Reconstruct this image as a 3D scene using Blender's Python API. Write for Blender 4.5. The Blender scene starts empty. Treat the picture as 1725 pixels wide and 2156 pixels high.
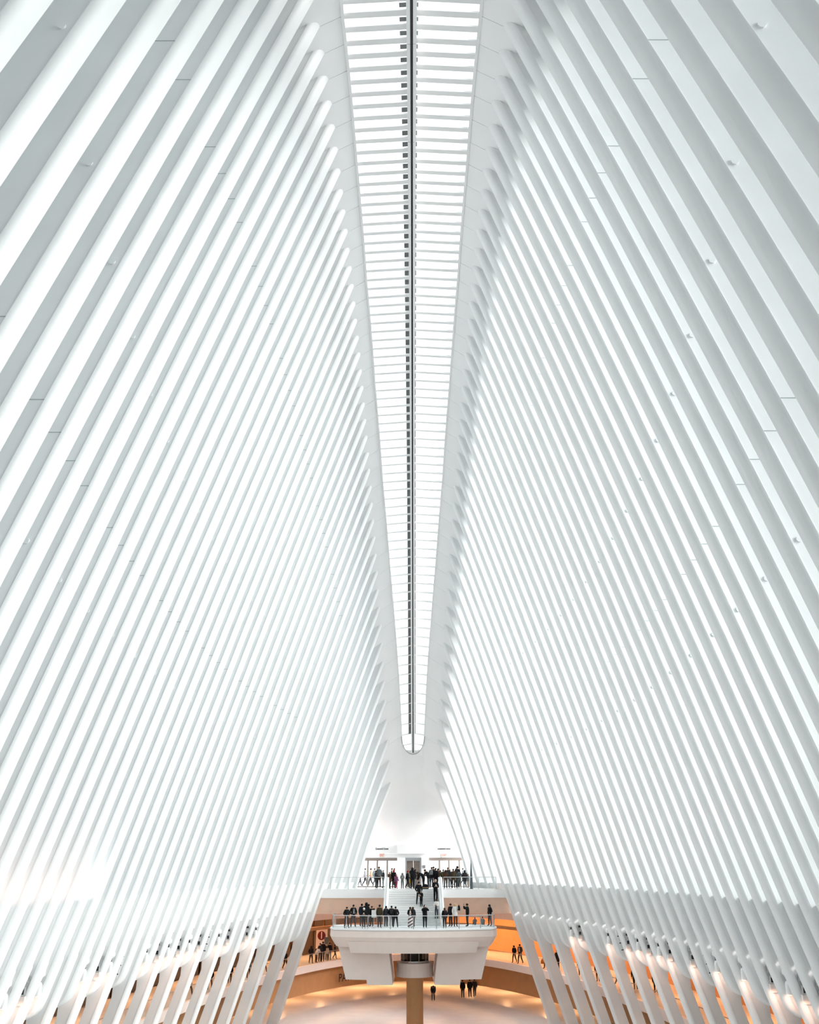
import bpy, bmesh, math, random
from mathutils import Vector, Matrix
random.seed(7)
sc = bpy.context.scene
C = sc.collection
PI = math.pi
EZ = 13.2            # eye height above the concourse floor; heights below are written relative to the eye
FL = -13.2           # concourse floor
# ------------------------------------------------------------------ camera
cam = bpy.data.cameras.new('camera'); co = bpy.data.objects.new('camera', cam); C.objects.link(co)
cam.sensor_fit = 'VERTICAL'; cam.sensor_height = 36.0; cam.lens = 36.0 * 1812 / 2156
cam.shift_x = -6.5 / 2156; cam.clip_end = 600
co.location = (0, 0, EZ)
co.rotation_euler = (math.radians(90 + 22.485), 0, 0)
co.rotation_euler.rotate_axis('Z', math.radians(-0.12))
sc.camera = co
# ------------------------------------------------------------------ sky, sun, exposure
w = bpy.data.worlds.new('sky'); sc.world = w; w.use_nodes = True
bg = w.node_tree.nodes['Background']; bg.inputs[0].default_value = (0.98, 0.995, 1.0, 1); bg.inputs[1].default_value = 3.4
sl = bpy.data.lights.new('sun', 'SUN'); sl.energy = 19.0; sl.angle = math.radians(46); sl.color = (1.0, 0.95, 0.915)
so = bpy.data.objects.new('sun', sl); C.objects.link(so); so.location = (60, -20, 80)
so.rotation_euler = Vector((-0.90, 0.25, -0.28)).to_track_quat('-Z', 'Y').to_euler()
vs = sc.view_settings; vs.view_transform = 'Standard'; vs.look = 'None'; vs.gamma = 1; vs.exposure = -0.08; vs.use_curve_mapping = False
sc.cycles.max_bounces = 12; sc.cycles.diffuse_bounces = 4; sc.cycles.adaptive_threshold = .08; sc.cycles.transparent_max_bounces = 12
sc.cycles.sample_clamp_indirect = 6.0; sc.cycles.caustics_reflective = False; sc.cycles.caustics_refractive = False

# ------------------------------------------------------------------ materials
def mat(name, col, rough=0.6, metal=0.0, noise=0.0, nscale=3.0, bump=0.0, spec=0.4):
    m = bpy.data.materials.new(name); m.use_nodes = True
    nt = m.node_tree; b = nt.nodes['Principled BSDF']
    b.inputs['Roughness'].default_value = rough; b.inputs['Metallic'].default_value = metal
    b.inputs['Specular IOR Level'].default_value = spec
    b.inputs['Base Color'].default_value = (*col, 1)
    if noise or bump:
        tc = nt.nodes.new('ShaderNodeTexCoord'); n = nt.nodes.new('ShaderNodeTexNoise')
        n.inputs['Scale'].default_value = nscale; n.inputs['Detail'].default_value = 4
        nt.links.new(tc.outputs['Object'], n.inputs['Vector'])
        if noise:
            r = nt.nodes.new('ShaderNodeValToRGB')
            r.color_ramp.elements[0].position = 0.3; r.color_ramp.elements[1].position = 0.7
            r.color_ramp.elements[0].color = (*[max(0, c * (1 - noise)) for c in col], 1)
            r.color_ramp.elements[1].color = (*[min(1, c * (1 + noise * .4)) for c in col], 1)
            nt.links.new(n.outputs['Fac'], r.inputs[0]); nt.links.new(r.outputs[0], b.inputs['Base Color'])
        if bump:
            bp = nt.nodes.new('ShaderNodeBump'); bp.inputs['Strength'].default_value = bump; bp.inputs['Distance'].default_value = .02
            nt.links.new(n.outputs['Fac'], bp.inputs['Height']); nt.links.new(bp.outputs[0], b.inputs['Normal'])
    return m
def glass(name, tint=(1, 1, 1), refl=0.06, plain=False):
    m = bpy.data.materials.new(name); m.use_nodes = True; nt = m.node_tree
    for n in list(nt.nodes):
        if n.type != 'OUTPUT_MATERIAL': nt.nodes.remove(n)
    t = nt.nodes.new('ShaderNodeBsdfTransparent'); t.inputs[0].default_value = (*tint, 1)
    if plain:
        nt.links.new(t.outputs[0], nt.nodes['Material Output'].inputs[0]); return m
    g = nt.nodes.new('ShaderNodeBsdfGlossy'); g.inputs['Roughness'].default_value = .03
    lw = nt.nodes.new('ShaderNodeLayerWeight'); lw.inputs[0].default_value = .5
    pw = nt.nodes.new('ShaderNodeMath'); pw.operation = 'POWER'; pw.inputs[1].default_value = 5
    ma = nt.nodes.new('ShaderNodeMath'); ma.operation = 'MULTIPLY_ADD'; ma.inputs[1].default_value = .7; ma.inputs[2].default_value = refl * .4
    nt.links.new(lw.outputs['Facing'], pw.inputs[0]); nt.links.new(pw.outputs[0], ma.inputs[0])
    mx = nt.nodes.new('ShaderNodeMixShader')
    nt.links.new(ma.outputs[0], mx.inputs[0]); nt.links.new(t.outputs[0], mx.inputs[1]); nt.links.new(g.outputs[0], mx.inputs[2])
    nt.links.new(mx.outputs[0], nt.nodes['Material Output'].inputs[0])
    return m
def emit(name, col, s):
    m = bpy.data.materials.new(name); m.use_nodes = True; nt = m.node_tree; b = nt.nodes['Principled BSDF']
    b.inputs['Base Color'].default_value = (*col, 1); b.inputs['Emission Color'].default_value = (*col, 1); b.inputs['Emission Strength'].default_value = s
    return m
ORD = ['first', 'second', 'third', 'fourth', 'fifth', 'sixth', 'seventh', 'eighth', 'ninth', 'tenth', 'eleventh', 'twelfth']
M = {}
M['steel'] = mat('white_painted_steel', (.838, .848, .85), .55, noise=.035, nscale=.7, bump=.05)
M['soffit'] = mat('white_plaster', (.93, .93, .935), .7, noise=.02, nscale=.5)
M['seam'] = mat('weld_seam', (.42, .46, .46), .6)
M['white'] = mat('white_paint', (.93, .93, .93), .5)
M['plaster'] = mat('plaster_warm_light_tint', (.88, .765, .71), .7, noise=.03, nscale=1.2)  # pink warmth of the lamplight is mixed into this plaster colour
M['marble'] = mat('white_marble', (.80, .79, .78), .25, noise=.06, nscale=.8)
M['step'] = mat('white_marble_step', (.80, .80, .80), .35, noise=.04, nscale=2)
M['tan'] = mat('tan_plaster', (.52, .27, .12), .75, noise=.06, nscale=1.5)
M['dark'] = mat('dark_shopfront', (.03, .024, .02), .35, noise=.3, nscale=2)
M['black'] = mat('black_gasket', (.006, .006, .007), .6)
M['vent'] = mat('dark_vent_metal', (.16, .17, .17), .6, noise=.25, nscale=4)
M['chrome'] = mat('brushed_steel', (.62, .62, .63), .3, metal=.9)
M['bronze'] = mat('bronze_metal', (.30, .25, .21), .35, metal=.5, noise=.15, nscale=3)
M['frame'] = mat('door_frame_metal', (.34, .29, .26), .4, metal=.4)
M['glass'] = glass('clear_glass', (.96, .975, .975))
M['sglass'] = glass('skylight_glass', (.76, .78, .785))
M['wglass'] = glass('side_window_glass', (.682, .715, .72), 0, True)
M['dglass'] = glass('smoked_glass', (.30, .28, .26))
M['red'] = mat('sign_red', (.14, .004, .006), .5)
M['exitred'] = mat('exit_red', (.80, .08, .06), .5)
M['ink'] = mat('black_lettering', (.012, .012, .014), .5)
M['signwhite'] = mat('white_lettering', (.85, .80, .74), .5)
M['ground'] = mat('street_paving', (.72, .72, .73), .8, noise=.08, nscale=1)
M['cove'] = emit('warm_cove_light', (1.0, .62, .40), 1.6)
M['bulb'] = emit('warm_lamp_face', (1.0, .74, .52), 2.0)

# ------------------------------------------------------------------ helpers
def link(o, parent=None):
    C.objects.link(o)
    if parent is not None: o.parent = parent
    return o
def mk(name, v, f, m, parent=None, smooth=False, world=True):
    me = bpy.data.meshes.new(name)
    if world: v = [(a, b, c + EZ) for a, b, c in v]
    me.from_pydata(v, [], f); me.update()
    if smooth:
        for p in me.polygons: p.use_smooth = True
    if m is not None: me.materials.append(m)
    bm = bmesh.new(); bm.from_mesh(me); bmesh.ops.recalc_face_normals(bm, faces=bm.faces); bm.to_mesh(me); bm.free()
    return link(bpy.data.objects.new(name, me), parent)
BF = [(0, 1, 2, 3), (7, 6, 5, 4), (0, 4, 5, 1), (1, 5, 6, 2), (2, 6, 7, 3), (3, 7, 4, 0)]
def bxv(x0, x1, y0, y1, z0, z1):
    return [(x0, y0, z0), (x1, y0, z0), (x1, y1, z0), (x0, y1, z0), (x0, y0, z1), (x1, y0, z1), (x1, y1, z1), (x0, y1, z1)]
def box(name, x0, x1, y0, y1, z0, z1, m, parent=None, world=True):
    return mk(name, bxv(x0, x1, y0, y1, z0, z1), BF, m, parent, world=world)
def hexa(name, p8, m, parent=None, world=True):
    return mk(name, p8, BF, m, parent, world=world)
def merge(parts):
    V, F = [], []
    for v, f in parts:
        n = len(V); V += v; F += [tuple(i + n for i in q) for q in f]
    return V, F
def bar(p, q, r, n=6):
    p, q = Vector(p), Vector(q); d = (q - p).normalized()
    a = d.orthogonal().normalized(); b = d.cross(a)
    V = []
    for c in (p, q):
        for k in range(n):
            t = 2 * PI * k / n; V.append(tuple(c + a * (r * math.cos(t)) + b * (r * math.sin(t))))
    F = [(k, (k + 1) % n, n + (k + 1) % n, n + k) for k in range(n)] + [tuple(range(n))[::-1], tuple(range(n, 2 * n))]
    return V, F
def loft(rings, closed=True, caps=True):
    n = len(rings[0]); V = [p for r in rings for p in r]; F = []
    m = n if closed else n - 1
    for k in range(len(rings) - 1):
        for j in range(m):
            F.append((k * n + j, k * n + (j + 1) % n, (k + 1) * n + (j + 1) % n, (k + 1) * n + j))
    if caps and closed:
        F.append(tuple(range(n))[::-1]); F.append(tuple((len(rings) - 1) * n + j for j in range(n)))
    return V, F
def empty(name, loc=(0, 0, 0)):
    o = bpy.data.objects.new(name, None); C.objects.link(o); o.location = loc; o.empty_display_size = .3; return o
def tag(o, label=None, cat=None, group=None, kind=None):
    if label: o['label'] = label
    if cat: o['category'] = cat
    if group: o['group'] = group
    if kind: o['kind'] = kind
    return o
def struct(o, label, cat='structure'):
    return tag(o, label, cat, kind='structure')
def text(name, body, size, m, parent, loc, rot=(PI / 2, 0, 0), ext=.01, width=None):
    cu = bpy.data.curves.new(name, 'FONT'); cu.body = body; cu.size = size; cu.extrude = ext; cu.align_x = 'CENTER'; cu.align_y = 'CENTER'
    t = bpy.data.objects.new(name, cu); C.objects.link(t)
    bpy.context.view_layer.update()
    me = bpy.data.meshes.new_from_object(t.evaluated_get(bpy.context.evaluated_depsgraph_get()))
    bpy.data.objects.remove(t)
    me.materials.clear(); me.materials.append(m)
    o = link(bpy.data.objects.new(name, me), parent); o.location = (loc[0], loc[1], loc[2] + EZ); o.rotation_euler = rot
    if width:
        xs = [v.co.x for v in me.vertices]; k = width / (max(xs) - min(xs)); o.scale = (k, 1, 1)
    return o

# ------------------------------------------------------------------ measured building: rib line, tips, skylight edge
TH = math.radians(22.485); F_PX = 1812.0
def at(px, py, Y):          # a point of the photograph at distance Y along the hall -> (x, rel. height)
    u = (px - 869) / F_PX; v = (1078 - py) / F_PX
    fw = math.cos(TH) - v * math.sin(TH); up = math.sin(TH) + v * math.cos(TH)
    return u * Y / fw, up * Y / fw
def ylevel(py, Z):          # distance at which height Z shows on image row py
    v = (1078 - py) / F_PX
    return Z * (math.cos(TH) - v * math.sin(TH)) / (math.sin(TH) + v * math.cos(TH))
HB = -1.25; LZ = -1.76
def Yi(i): return 1.25 * (1.39393 * i + 8.37946)
def pv(c, x):
    r = 0
    for k in c: r = r * x + k
    return r
PZ = [-9.365, 15.59, -6.115, -4.213, -21.315, -.032, 33.003]
PX = [.089, -.288, -1.07, .036, 3.583]
PB = [1.64, -2.235, -.435, -.288, -7.833, -.104, 14.434]
def tip(i):
    z = pv(PZ, ((37.6 - i if i < 6 else i) - 19) / 28)
    return pv(PX, (i - 19) / 28), z
def base(i):
    b = pv(PB, (i - 19) / 28)
    if i > 36: b += .2 * min(1, (i - 36) / 6)
    return b
def lerp_tab(T, x):
    if x <= T[0][0]: return T[0][1]
    for (a, p), (b, q) in zip(T, T[1:]):
        if x <= b: return p + (q - p) * (x - a) / (b - a)
    return T[-1][1]
def xout(i, z):
    xt, zt = tip(i); b = base(i); s = (z - HB) / (zt - HB)
    if s < 0: return b + (b - xt) / (zt - HB) * (HB - z)
    return b + (xt - b) * s + .2 * 4 * s * (1 - s) * (1 if s < 1 else 0)
TE = [(-9, 1.1), (-4, 1.5), (2, 2.25), (7, 2.62), (13, 2.8), (19, 2.86), (25, 2.76), (31, 2.5), (36, 2.09), (42, 1.43), (45, 1.18), (46, 1.05)]
def edge(i):
    xt, zt = tip(i); xe = lerp_tab(TE, i)
    return xe, zt + .66 * (xt - xe)
I0, I1 = -8, 47
SD = {-1: 'left', 1: 'right'}
walls = {}
for s in (-1, 1):
    walls[s] = struct(empty('wall_' + SD[s]), 'leaning ' + SD[s] + ' wall of tall white steel ribs', 'wall')

# ------------------------------------------------------------------ ribs
def rib_mesh(i):
    Y = Yi(i); xt, zt = tip(i); D = 1.5
    leg = (i % 2 == 1)
    zs = [zt + .75, zt, zt * .85, zt * .7, zt * .55, zt * .4, zt * .25, zt * .1, HB, -3.50, -3.62]
    zs += [-5.0, -6.5, -10.0, FL] if leg else [-4.6, -5.2, -5.5, -5.7, -5.83, -5.9]
    if i > 43: zs = [z for z in zs if z > -1.3] + [LZ - .3]; leg = True
    rings = []
    for z in zs:
        x0 = xout(i, z); d0, d1 = 0, D; yf = 0.0
        if z < -3.55: yf = .10
        if z < -3.55: d1 = 1.25
        if leg and z < -6: d1 = .80 if i < 34 else (1.02 if i > 38 else .92)
        if not leg and z < -4.6:
            h = z + 5.9; r = .62; c = r
            hw = math.sqrt(max(.0, r * r - max(0, r - h) ** 2)); hw = max(hw, .05); d0, d1 = c - hw, c + hw
        sec = [(.012, yf), (0, yf - .02), (0, -.20)] + [(.23 * (1 - math.cos(a)), -.20 - .29 * math.sin(a)) for a in (.26, .52, .78, 1.04, 1.3, 1.5708)] + [(.232, -.472), (d1 - d0, -.472), (d1 - d0, yf)]
        k = min(1, (d1 - d0) / .5)
        rings.append([(-(x0 + d0 + (d * k if d <= .232 else d)), Y + y, z) for d, y in sec])
    v, f = loft(rings)
    return v, f
capv, capf = [], []
def disc_mesh(r, t, n=12):
    return bar((0, 0, 0), (0, -t, 0), r, n)
cap_me = None
for i in range(I0, I1 + 1):
    v, f = rib_mesh(i)
    o = mk('rib', v, f, M['steel'], walls[-1], smooth=True); o.data.set_sharp_from_angle(angle=.5)
    o2 = o.copy(); C.objects.link(o2); o2.parent = walls[1]; o2.scale = (-1, 1, 1)
    o2.name = 'rib'
    # flush round covers and weld seams that show on the faces turned to the viewer
    xt, zt = tip(i)
    kids = []
    if 0 <= i <= 34:
        if i % 2 == 1:
            for zc in (15.0, 8.35):
                if zc < zt - 4:
                    vv, ff = disc_mesh(.085, .035)
                    xx = xout(i, zc) + .46
                    kids.append(mk('bolt_cover', [(-xx + a, Yi(i) - .472 + b, zc + c) for a, b, c in vv], ff, M['steel'], o))
        for k, zz in enumerate((zt * .74, 10.8)):
            if zz < zt - 3 and (i + k) % 5 != 0:
                xx = xout(i, zz)
                kids.append(box('weld_seam', -xx - 1.3, -xx - .24, Yi(i) - .478, Yi(i) - .47, zz - .012, zz + .012, M['seam'], o))
    for c in kids:
        d = c.copy(); C.objects.link(d); d.parent = o2
# ------------------------------------------------------------------ infill between the ribs: sill panel, lower panel, window pane
for i in range(I0, I1):
    for s in (-1, 1):
        y0, y1 = Yi(i) + .0, Yi(i + 1) - .48
        def P(ii, z, d): return s * (xout(ii, z) + d)
        def slab(name, z0, z1, d0, d1, m):
            a, b = i, i + 1
            p = [(P(a, z0, d0), y0, z0), (P(b, z0, d0), y1, z0), (P(b, z0, d1), y1, z0), (P(a, z0, d1), y0, z0),
                 (P(a, z1, d0), y0, z1), (P(b, z1, d0), y1, z1), (P(b, z1, d1), y1, z1), (P(a, z1, d1), y0, z1)]
            return hexa(name, p, m, walls[s])
        if i > 42:
            slab('side_panel', LZ - .3, HB - .02, .42, .62, M['steel'])
            slab('pane', HB, min(tip(i)[1], tip(i + 1)[1]) - .9, 1.40, 1.42, M['wglass'])
            continue
        slab('sill_panel', -3.6, HB - .02, .42, .62, M['steel'])
        slab('lower_panel', -5.75, -3.6, .82, .98, M['steel'])
        zt = min(tip(i)[1], tip(i + 1)[1])
        slab('pane', HB, zt - .9, 1.40, 1.42, M['wglass'])
        def xe_(Y): return 19.7 * math.sqrt(max(0.02, 1 - ((Y - 43.5) / 68.9) ** 2))
        if xe_(y0) > xout(i, -4.4) + 1.0:
            pc = []
            for zz in (-4.44, -4.31):
                pc += [(P(i, zz, .9), y0, zz), (P(i + 1, zz, .9), y0 + 1.742, zz), (s * max(xe_(y0 + 1.742), xout(i + 1, zz) + 1.2), y0 + 1.742, zz), (s * xe_(y0), y0, zz)]
            hexa('recess_ceiling', pc, M['plaster'], walls[s])
        slab('sill_ledge', HB - .10, HB - .02, .62, 1.45, M['steel'])

# ------------------------------------------------------------------ ceiling: the two arch soffits beside the skylight
ceil = struct(empty('ceiling'), 'smooth white arched soffit beside the long skylight', 'ceiling')
def soff(i, k):              # k 0 at the skylight edge, 1 at the rib tip, beyond 1 further out
    xe, ze = edge(i); xt, zt = tip(i)
    if k <= 1: return xe + (xt - xe) * k, ze + (zt - ze) * k
    return xt + (k - 1), zt - .66 * (k - 1)
SE = 45.9
for s in (-1, 1):
    for i in range(I0, 46):
        a, b = i + .006, min(i + 1, SE) - .006
        ks = (0, 1, 3.7)
        for k0, k1 in ((0, 3.7),):
            p = []
            for dz in (0, .08):
                p += [(s * soff(a, k0)[0], Yi(a), soff(a, k0)[1] + dz), (s * soff(b, k0)[0], Yi(b), soff(b, k0)[1] + dz),
                      (s * soff(b, k1)[0], Yi(b), soff(b, k1)[1] + dz), (s * soff(a, k1)[0], Yi(a), soff(a, k1)[1] + dz)]
            hexa('soffit_panel', p, M['soffit'], ceil)
    r = []
    for i in [I0 + .5 * j for j in range(int((SE - I0) * 2) + 1)]:
        r.append([(s * soff(i, k)[0], Yi(i), soff(i, k)[1] + .085 + d) for k, d in ((0, 0), (3.7, 0), (3.7, .1), (0, .1))])
    v, f = loft(r); mk('roof_deck', v, f, M['soffit'], ceil)
    r = []
    for i in [I0 + .5 * j for j in range(int((SE - I0) * 2) + 1)]:
        xe, ze = edge(i)
        r.append([(s * (xe + a), Yi(i), ze + b) for a, b in ((-.10, -.05), (.02, -.05), (.02, .34), (-.05, .34), (-.05, .02))])
    v, f = loft(r); mk('skylight_curb', v, f, M['white'], ceil)
# end vault behind the skylight and the glowing tympanum over the doors
rows = []
def vault_row(Y, xt, zt, zc, out):
    pts = []
    for k in range(-10, 11):
        t = k / 10
        x = t * xt; xe_ = .42 * xt; z = zt + (zc - zt) * min(1, (xt - abs(x)) / (xt - xe_))
        pts.append((x, Y, z))
    pts = [(-(xt + out), Y, zt - .66 * out)] + pts + [((xt + out), Y, zt - .66 * out)]
    return pts
for i in (45.7, 46.3, 46.8, 47.3):
    xt, zt = tip(i); zt += .03 if i < 46 else 0; rows.append(vault_row(Yi(i), xt, zt, zt + .66 * .58 * xt, 2.6))
rows.append(vault_row(93.6, 2.8, 6.3, 7.1, 1.6)); rows.append(vault_row(94.1, 3.3, 4.7, 5.1, 1.4))
rows.append(vault_row(94.5, 3.8, 3.2, 3.3, 1.1)); rows.append(vault_row(94.62, 4.0, 2.6, 2.65, .8)); rows.append(vault_row(94.6, 4.1, 2.28, 2.28, .6))
v, f = loft(rows, closed=False, caps=False)
mk('end_vault', v, f, M['soffit'], ceil, smooth=True)
# ------------------------------------------------------------------ skylight
sky = struct(empty('window_1'), 'long ridge skylight tapering away overhead, white bars and bright panes', 'skylight')
HG = .20
N2 = int((SE - I0) * 2)
for s in (-1, 1):
    for j in range(N2 + 1):
        i = I0 + .5 * j; Y = Yi(i); xe, ze = edge(i)
        if i <= 45.6:
            hexa('mullion', [(s * .20, Y - .12, ze + HG - .0), (s * xe, Y - .12, ze + .02), (s * xe, Y + .12, ze + .02), (s * .20, Y + .12, ze + HG - .0),
                             (s * .20, Y - .09, ze + HG + .13), (s * xe, Y - .09, ze + .15), (s * xe, Y + .09, ze + .15), (s * .20, Y + .09, ze + HG + .13)], M['white'], sky)
        if j < N2:
            i2 = i + .5; Y2 = Yi(i2); xe2, ze2 = edge(i2)
            pn = [(s * .20, Y + .1, ze + HG + .14), (s * xe, Y + .1, ze + .16), (s * xe2, Y2 - .1, ze2 + .16), (s * .20, Y2 - .1, ze2 + HG + .14)]
            hexa('pane', pn + [(a, b, c + .02) for a, b, c in pn], M['sglass'], sky)
            q = .46 if s < 0 else .255
            zz = lambda x, e, t: e + HG * (1 - (x - .2) / (t - .2))
            if i < 45:
                pn = [(s * .20, Y + .22, ze + HG + .02), (s * q, Y + .22, zz(q, ze, xe) + .02), (s * q, Y2 - .22, zz(q, ze2, xe2) + .02), (s * .20, Y2 - .22, ze2 + HG + .02)]
                hexa('vent', pn + [(a, b, c + .05) for a, b, c in pn], M['vent'], sky)
    i = I0
    while i < SE - .5:
        a, b = i + .012, min(i + 4, SE) - .012; r = []
        n = 8
        for k in range(n + 1):
            t = a + (b - a) * k / n; ze = edge(t)[1] + HG
            r.append([(s * x, Yi(t), ze + z) for x, z in ((.056, -.20), (.20, -.20), (.20, .15), (.056, .15))])
        v, f = loft(r); mk('spine_beam', v, f, M['white'], sky); i += 4
r = []
for k in range(109):
    t = I0 + (SE - .1 - I0) * k / 108; ze = edge(t)[1] + HG
    r.append([(x, Yi(t), ze + z) for x, z in ((-.055, -.205), (.055, -.205), (.055, .1), (-.055, .1))])
v, f = loft(r); mk('spine_gap', v, f, M['black'], sky)
# rounded far end of the skylight
Ya = Yi(45.0); n = 20; lo, hi = [], []
for k in range(n + 1):
    x = 1.2 * math.cos(PI * k / n); y = Ya + 1.5 * math.sin(PI * k / n)
    def zz_(yy): return edge(min(46, (yy / 1.25 - 8.37946) / 1.39393))[1]
    lo.append((x, y, zz_(y) - .02)); hi.append((x, Ya + 1.66, zz_(Ya + 1.66) - .02))
r = [[a, b, (b[0], b[1], b[2] + .2), (a[0], a[1], a[2] + .3)] for a, b in zip(lo, hi)]
v, f = loft(r); mk('end_rim', v, f, M['soffit'], sky)
parts = [bar((a[0] * .98, a[1] - .03, a[2] - .01), (b[0] * .98, b[1] - .03, b[2] - .01), .02, 5) for a, b in zip(lo, lo[1:])]
v, f = merge(parts); mk('end_gasket', v, f, M['vent'], sky)
# ------------------------------------------------------------------ end wall, doors, lift
we = struct(empty('wall_end'), 'white wall under the vault with doors and street lettering', 'wall')
YW = 94.6; LZ = -1.76
zT = at(869, 1806, YW)[1]
def X(px, py=1830, Y=YW): return at(px, py, Y)[0]
xl0, xl1, xc0, xc1, xr0, xr1 = X(764), X(835), X(852), X(886), X(902), X(975)
box('fascia', -9.0, 9.0, YW, YW + .5, zT + .42, 2.26, M['white'], we)
box('fascia', -9.0, 9.0, YW + .02, YW + .5, zT, zT + .405, M['white'], we)
box('fascia_bay', xl1, xr0, YW - .35, YW - .01, zT + .42, 2.2, M['white'], we)
box('pier', xl1, xc0, YW - .3, YW + .5, LZ, zT - .002, M['white'], we)
box('pier', xc1, xr0, YW - .3, YW + .5, LZ, zT - .002, M['white'], we)
for s, xa in ((-1, xl0), (1, xr1)):
    xb = s * 9.5
    p = [(xa + s * .75, YW, LZ), (xb, YW, LZ), (xb, YW + .5, LZ), (xa + s * .75, YW + .5, LZ), (xa, YW, zT - .002), (xb, YW, zT - .002), (xb, YW + .5, zT - .002), (xa, YW + .5, zT - .002)]
    hexa('side_pier', p, M['white'], we)
for px in (803, 934):
    xx, zz = at(px, 1787, YW)
    text('lettering', 'Greenwich Street', .30, M['ink'], we, (xx, YW - .02, zz), width=1.32)
def exit_sign(px, lab):
    xx, zz = at(px, 1801, YW)
    t = tag(empty('exit_sign', (xx, YW, zz - .2 + EZ)), lab, 'sign')
    b = box('sign_box', -.27, .27, -.10, .015, 0, .40, M['signwhite'], t, world=False)
    o = text('lettering', 'EXIT', .34, M['exitred'], b, (0, -.105, .2 - EZ), width=.44)
exit_sign(803, 'white box sign with red EXIT letters over the left glass doors')
exit_sign(935, 'white box sign with red EXIT letters over the right glass doors')
def glass_doors(name, x0, x1, posts, lab, sl):
    d = struct(empty(name), lab, 'door')
    box('header', x0, x1, YW + .1, YW + .4, zT - .28, zT, M['frame'], d)
    xs = [x0] + posts + [x1]
    for k, xx in enumerate(posts):
        box('post', xx - .09, xx + .09, YW + .14, YW + .34, LZ, zT - .28, M['frame'], d)
    for a, b in zip(xs, xs[1:]):
        box('pane', a + .1, b - .1, YW + .22, YW + .25, LZ + .1, zT - .3, M['glass'], d)
        box('bottom_rail', a + .1, b - .1, YW + .18, YW + .29, LZ, LZ + .1, M['frame'], d)
        box('handle', (a + b) / 2 - .02, (a + b) / 2 + .02, YW + .1, YW + .14, LZ + .8, LZ + 1.5, M['chrome'], d)
glass_doors('door_1', xl0 - .7, xl1, [X(773), X(793), X(814)], 'row of glass doors left of the lift', -1)
glass_doors('door_2', xr0, xr1 + .7, [X(924), X(944), X(966)], 'row of glass doors right of the lift', 1)
d3 = struct(empty('door_3'), 'bronze metal lift doors in the middle of the end wall', 'door')
box('frame', xc0, xc0 + .16, YW - .1, YW + .4, LZ, zT - .002, M['chrome'], d3); box('frame', xc1 - .16, xc1, YW - .1, YW + .4, LZ, zT - .002, M['chrome'], d3)
box('header', xc0 + .16, xc1 - .16, YW - .05, YW + .4, zT - .3, zT - .002, M['chrome'], d3)
xm = (xc0 + xc1) / 2
box('leaf', xc0 + .16, xm - .01, YW + .1, YW + .2, LZ, zT - .3, M['bronze'], d3); box('leaf', xm + .01, xc1 - .16, YW + .1, YW + .2, LZ, zT - .3, M['bronze'], d3)
n = tag(box('notice_plate', X(888), X(894), YW - .34, YW - .302, at(869, 1828, YW)[1], at(869, 1822, YW)[1], M['chrome']), 'small grey notice plate on the white pier right of the lift', 'plate')
# street beyond the doors
struct(box('floor_street', -30, 30, YW + .55, 150, LZ - .6, LZ - .02, M['ground']), 'pale street paving beyond the glass doors', 'pavement')

gr = []
for k in range(65):
    t = -PI + 2 * PI * k / 64
    a, b = (27.5 * math.sin(t), 43.5 + 60 * math.cos(t)), (300 * math.sin(t), 43.5 + 330 * math.cos(t))
    gr.append([(*a, LZ - .5), (*b, LZ - .5), (*b, LZ - .3), (*a, LZ - .3)])
v, f = loft(gr); struct(mk('ground', v, f, mat('asphalt_plaza', (.30, .30, .31), .9, noise=.2, nscale=.3)), 'grey plaza around the building outside', 'ground')
for nm, x0, x1, y0, y1, h, lab in (('low_shade_block', 33, 45, -30, 130, 4.5, 'unseen long low block added outside the right wall to cut low sun'), ('shade_tower', -55, 60, -110, -60, 260, 'unseen tallest tower added behind the viewer to dim the near end'), ('shade_tower', 45, 90, -75, -22, 150, 'unseen tower added outside the near right end to shade the hall'), ('shade_tower', -85, -36, -75, 26, 150, 'unseen tower added outside the near left end to shade the hall')):  # unseen blocks added to shade the near end and windows and cut low sun
    t = struct(empty(nm, (0, 0, 0)), lab, 'shade block')
    fm = M['ground']
    box('body', x0, x1, y0, y1, LZ - .3, h, mat('shade_block_grey', (.45, .47, .48), .6, noise=.1, nscale=.2), t)
    for k in range(1, 12 if h > 60 else 1): box('floor_band', x0 - .3, x1 + .3, y0 - .3, y1 + .3, k * 12.0, k * 12.0 + 1.2, fm, t)
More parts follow.
